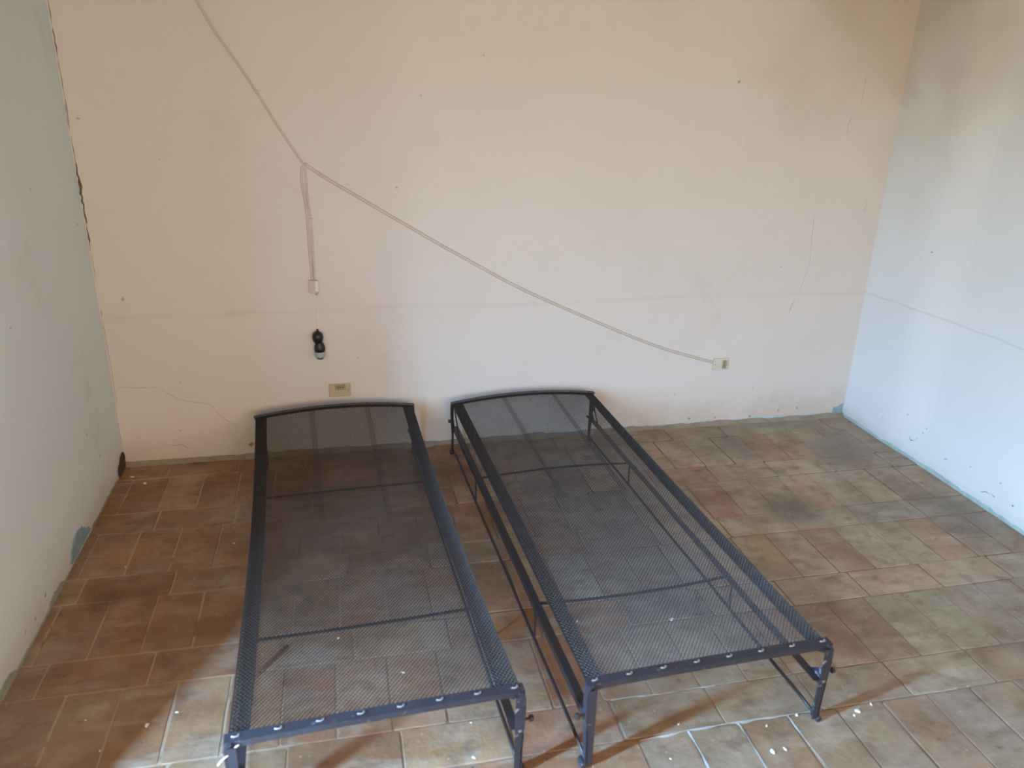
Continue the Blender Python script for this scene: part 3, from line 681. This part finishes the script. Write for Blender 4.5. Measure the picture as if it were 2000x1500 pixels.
# ---------------------------------------------------------------- things on the back wall
def wp(x, z, off=.0): q = wb(x, z); return Vector((q[0], q[1]-off, q[2]))
def smooth_pts(P, n=6):
    P = [Vector((*p, 0)) for p in P]; out = []
    for i in range(len(P)-1):
        p0, p1, p2, p3 = P[max(i-1, 0)], P[i], P[i+1], P[min(i+2, len(P)-1)]
        for j in range(n):
            t = j/n; out.append(.5*((2*p1)+(p2-p0)*t+(2*p0-5*p1+4*p2-p3)*t*t+(3*p1-p0-3*p2+p3)*t**3))
    out.append(P[-1]); return [(p.x, p.y) for p in out]
def cable(P, r, label, flat=1.5, m=MCAB):
    bm = bmesh.new(); pts = [wp(x, z, r*.7) for x, z in smooth_pts(P)]
    tube(bm, pts, r, 8, Vector((0, 1, 0)), flat)
    o = link('wall_cable', bm, m, None, True); return tag(o, label, 'cable')
def clip(parent, x, z, w=.012):
    bm = bmesh.new(); c = wp(x, z, .004); box(bm, (c.x-w/2, c.y-.006, c.z-.004), (c.x+w/2, c.y+.006, c.z+.004), .0015); link('cable_clip', bm, MCAB, parent)
c1 = cable([(-.585, 2.13), (-.506, 1.98), (-.432, 1.836), (-.367, 1.734), (-.299, 1.622), (-.221, 1.481), (-.138, 1.345)], .0034, 'painted cable slanting from the top edge down to the fork on back wall')
clip(c1, -.299, 1.622, .018)
c2 = cable([(-.131, 1.339), (-.038, 1.276), (.087, 1.2), (.26, 1.095), (.44, .987), (.533, .934), (.776, .795), (.978, .697), (1.163, .613), (1.409, .503), (1.608, .426), (1.862, .348)], .0046, 'long painted cable sagging diagonally from the fork to the right socket')
clip(c2, -.128, 1.337, .022)
for x, z in [(.26, 1.095), (.776, .795), (1.409, .503)]: clip(c2, x, z)
c3 = cable([(-.140, 1.328), (-.146, 1.286), (-.145, 1.244), (-.137, 1.18), (-.134, 1.104), (-.134, .993), (-.131, .902), (-.131, .842)], .0035, 'outer strand of the paired cable dropping from the fork to small switch box')
c4 = cable([(-.128, 1.322), (-.128, 1.276), (-.127, 1.212), (-.120, 1.115), (-.119, 1.015), (-.120, .902), (-.121, .842)], .0030, 'inner strand of the paired cable with small clip above the switch box')
clip(c4, -.120, 1.108, .020)
c5 = cable([(-.119, .792), (-.119, .716), (-.122, .604)], .0016, 'thin pale wire hanging from small switch box to black pendant switch', 1, MWHT)
# small switch box
sb = empty('switch_box', wp(-.124, .817)); tag(sb, 'small cream switch box at the foot of the paired cable', 'switch box')
bm = bmesh.new(); box(bm, (-.022, -.020, -.032), (.006, 0, .026), .003); link('box_body', bm, MCAB, sb)
bm = bmesh.new(); box(bm, (.004, -.024, -.024), (.018, 0, .024), .003); link('rocker', bm, MWHT, sb)
bm = bmesh.new(); lathe(bm, [(.004, -.042), (.006, -.040), (.006, -.026), (.003, -.022)], 10, 'z', (.008, -.010, 0)); link('cable_grip', bm, MGRY, sb, True)
# black pendant switch
ps = empty('pendant_switch', wp(-.122, .545)); tag(ps, 'black two-lobed pendant switch with grey lower end hanging on back wall', 'switch')
bm = bmesh.new()
prof = [(.006, .064), (.014, .062), (.021, .054), (.0245, .042), (.0245, .032), (.022, .022), (.0185, .014), (.0185, .008), (.022, .000), (.0245, -.010), (.0245, -.024), (.0235, -.030)]
lathe(bm, prof, 24, 'z', (0, -.022, 0)); 
for v in bm.verts: v.co.x += (.0035 if v.co.z < .012 else -.0015)
link('switch_body', bm, MBLK, ps, True)
bm = bmesh.new(); lathe(bm, [(.0235, -.030), (.0240, -.034), (.0225, -.050), (.0190, -.058)], 24, 'z', (.0035, -.022, 0)); link('grey_collar', bm, MGRY, ps, True)
bm = bmesh.new(); lathe(bm, [(.016, -.057), (.0155, -.064), (.010, -.067)], 20, 'z', (.0035, -.022, 0)); link('end_cap', bm, MBLK, ps, True)
bm = bmesh.new(); lathe(bm, [(.0015, .076), (.0045, .073), (.006, .062)], 12, 'z', (-.001, -.022, 0)); link('cord_sleeve', bm, MBLK, ps, True)
bm = bmesh.new(); box(bm, (-.010, -.008, -.02), (.014, 0, .045), .002); link('mounting_clip', bm, MBLK, ps)
# sockets
def socket(x, z, w, h, label, mp_, mm, mx, mw, mh, mz, group, vertical=False):
    s = empty('wall_socket', wp(x, z)); tag(s, label, 'socket')
    bm = bmesh.new(); box(bm, (-w/2, -.010, -h/2), (w/2, .004, h/2), .003); link('cover_plate', bm, mp_, s)
    bm = bmesh.new(); box(bm, (mx-mw/2, -.0135, mz-mh/2), (mx+mw/2, -.008, mz+mh/2), .0015); mod = link('socket_module', bm, mm, s)
    for k in (-1, 0, 1):
        bm = bmesh.new(); p = (mx+(0 if vertical else k*.011), 0, mz+(k*.011 if vertical else 0))
        lathe(bm, [(.0028, -.0142), (.0028, -.0130)], 10, 'y', p); link('pin_hole', bm, MHOLE, mod)
    for sx in (-1, 1):
        bm = bmesh.new(); lathe(bm, [(.0028, -.0112), (.0028, -.0095)], 10, 'y', (sx*(w/2-.009), 0, 0)); link('screw', bm, mm, s)
socket(-.040, .312, .100, .064, 'yellowed socket low on back wall just above the left bed frame', MSOCK, MMOD, .002, .048, .026, .016, None)
socket(1.888, .342, .082, .062, 'pale socket on back wall at the end of the long sagging cable', MSOCK2, MMOD, .020, .022, .046, -.002, None, True)

# ---------------------------------------------------------------- frame added around the unseen fill light behind the camera
bm = bmesh.new()
for x0, x1, z0, z1 in [(WX0-.05, WX0, WZ0-.05, WZ1+.05), (WX1, WX1+.05, WZ0-.05, WZ1+.05), (WX0, WX1, WZ0-.05, WZ0), (WX0, WX1, WZ1, WZ1+.05)]:
    box(bm, (x0, YF-.01, z0), (x1, YF+.035, z1), .004)
struct(link('fill_light_frame', bm, MWHT))

# ---------------------------------------------------------------- debris on the floor
def flake(x, y, s, seed):
    rnd = random.Random(seed); bm = bmesh.new(); n = 7; a0 = rnd.uniform(0, 6)
    asp = rnd.uniform(.4, .75); r_ = [rnd.uniform(.7, 1.15) for _ in range(n)]
    def ring(k, z): return [bm.verts.new(((math.cos(a0)*math.cos(6.283*i/n)*r_[i]*s*k-math.sin(a0)*math.sin(6.283*i/n)*r_[i]*s*k*asp),
                                          (math.sin(a0)*math.cos(6.283*i/n)*r_[i]*s*k+math.cos(a0)*math.sin(6.283*i/n)*r_[i]*s*k*asp), z)) for i in range(n)]
    A, B, C = ring(.9, 0), ring(1, s*.18), ring(.7, s*.38)
    for P, Q in ((A, B), (B, C)):
        for i in range(n): bm.faces.new((P[i], P[(i+1) % n], Q[(i+1) % n], Q[i]))
    bm.faces.new(A[::-1]); bm.faces.new(C)
    o = link('plaster_flake', bm, MFLK); o.location = (x, y, .001); return o
FL = [
 ('white plaster flake on the tiles right beside the right bed\'s near right foot', [(1.21, 1.546, .007)]),
 ('white plaster flake out on bare tiles to the right of the right bed', [(1.394, 1.525, .010), (1.374, 1.513, .006), (1.449, 1.543, .007)]),
 ('large white flake under the mesh of the right bed, towards its near end', [(1.025, 2.018, .011)]),
 ('white plaster flake in front of the right bed at the bottom of the photo', [(1.073, 1.437, .010), (1.111, 1.438, .008)]),
 ('elongated white chip on pale tiles left of the left bed', [(-.596, 1.85, .009)]),
 ('small white chip on tiles closest to the left bed\'s outer side', [(-.524, 1.885, .006)]),
 ('tiny pale chip on tiles by the left wall', [(-.765, 1.901, .004), (-.83, 2.66, .004)]),
 ('pale chip on brown tiles left of the left bed\'s middle', [(-.463, 2.753, .007)]),
 ('small pale chip at the bottom left of the floor', [(-.698, 1.778, .004)]),
 ('small white flake under the mesh of the left bed', [(-.076, 2.123, .006), (.114, 1.928, .007)]),
 ('white chip on the floor in the far left corner near the wall hole', [(-.895, 3.314, .013), (-.963, 3.388, .009)]),
 ('small white flake under the left edge of the right bed\'s mesh', [(.707, 2.065, .006)]),
 ('tiny white flake in front of the right bed\'s near end bar', [(.859, 1.577, .005), (.789, 1.467, .004), (1.103, 1.525, .005)]),
 ('small white flake in front of the left bed\'s near end bar', [(.285, 1.692, .004), (.272, 1.571, .006)]),
]
k = 0
for lab, pts in FL:
    for (x, y, s) in pts:
        k += 1; tag(flake(x, y, s, k), lab, 'debris', lab.split(' on ')[0]+' group' if False else 'plaster flakes scattered on the floor')
bm = bmesh.new(); tube(bm, [(-.335, 1.98, .005), (-.30, 2.028, .006), (-.262, 2.076, .006), (-.232, 2.112, .005)], .0032, 6)
tag(link('rusty_rod', bm, MTWIG, None, True), 'thin reddish brown rod lying on the floor under the left bed mesh', 'rod')
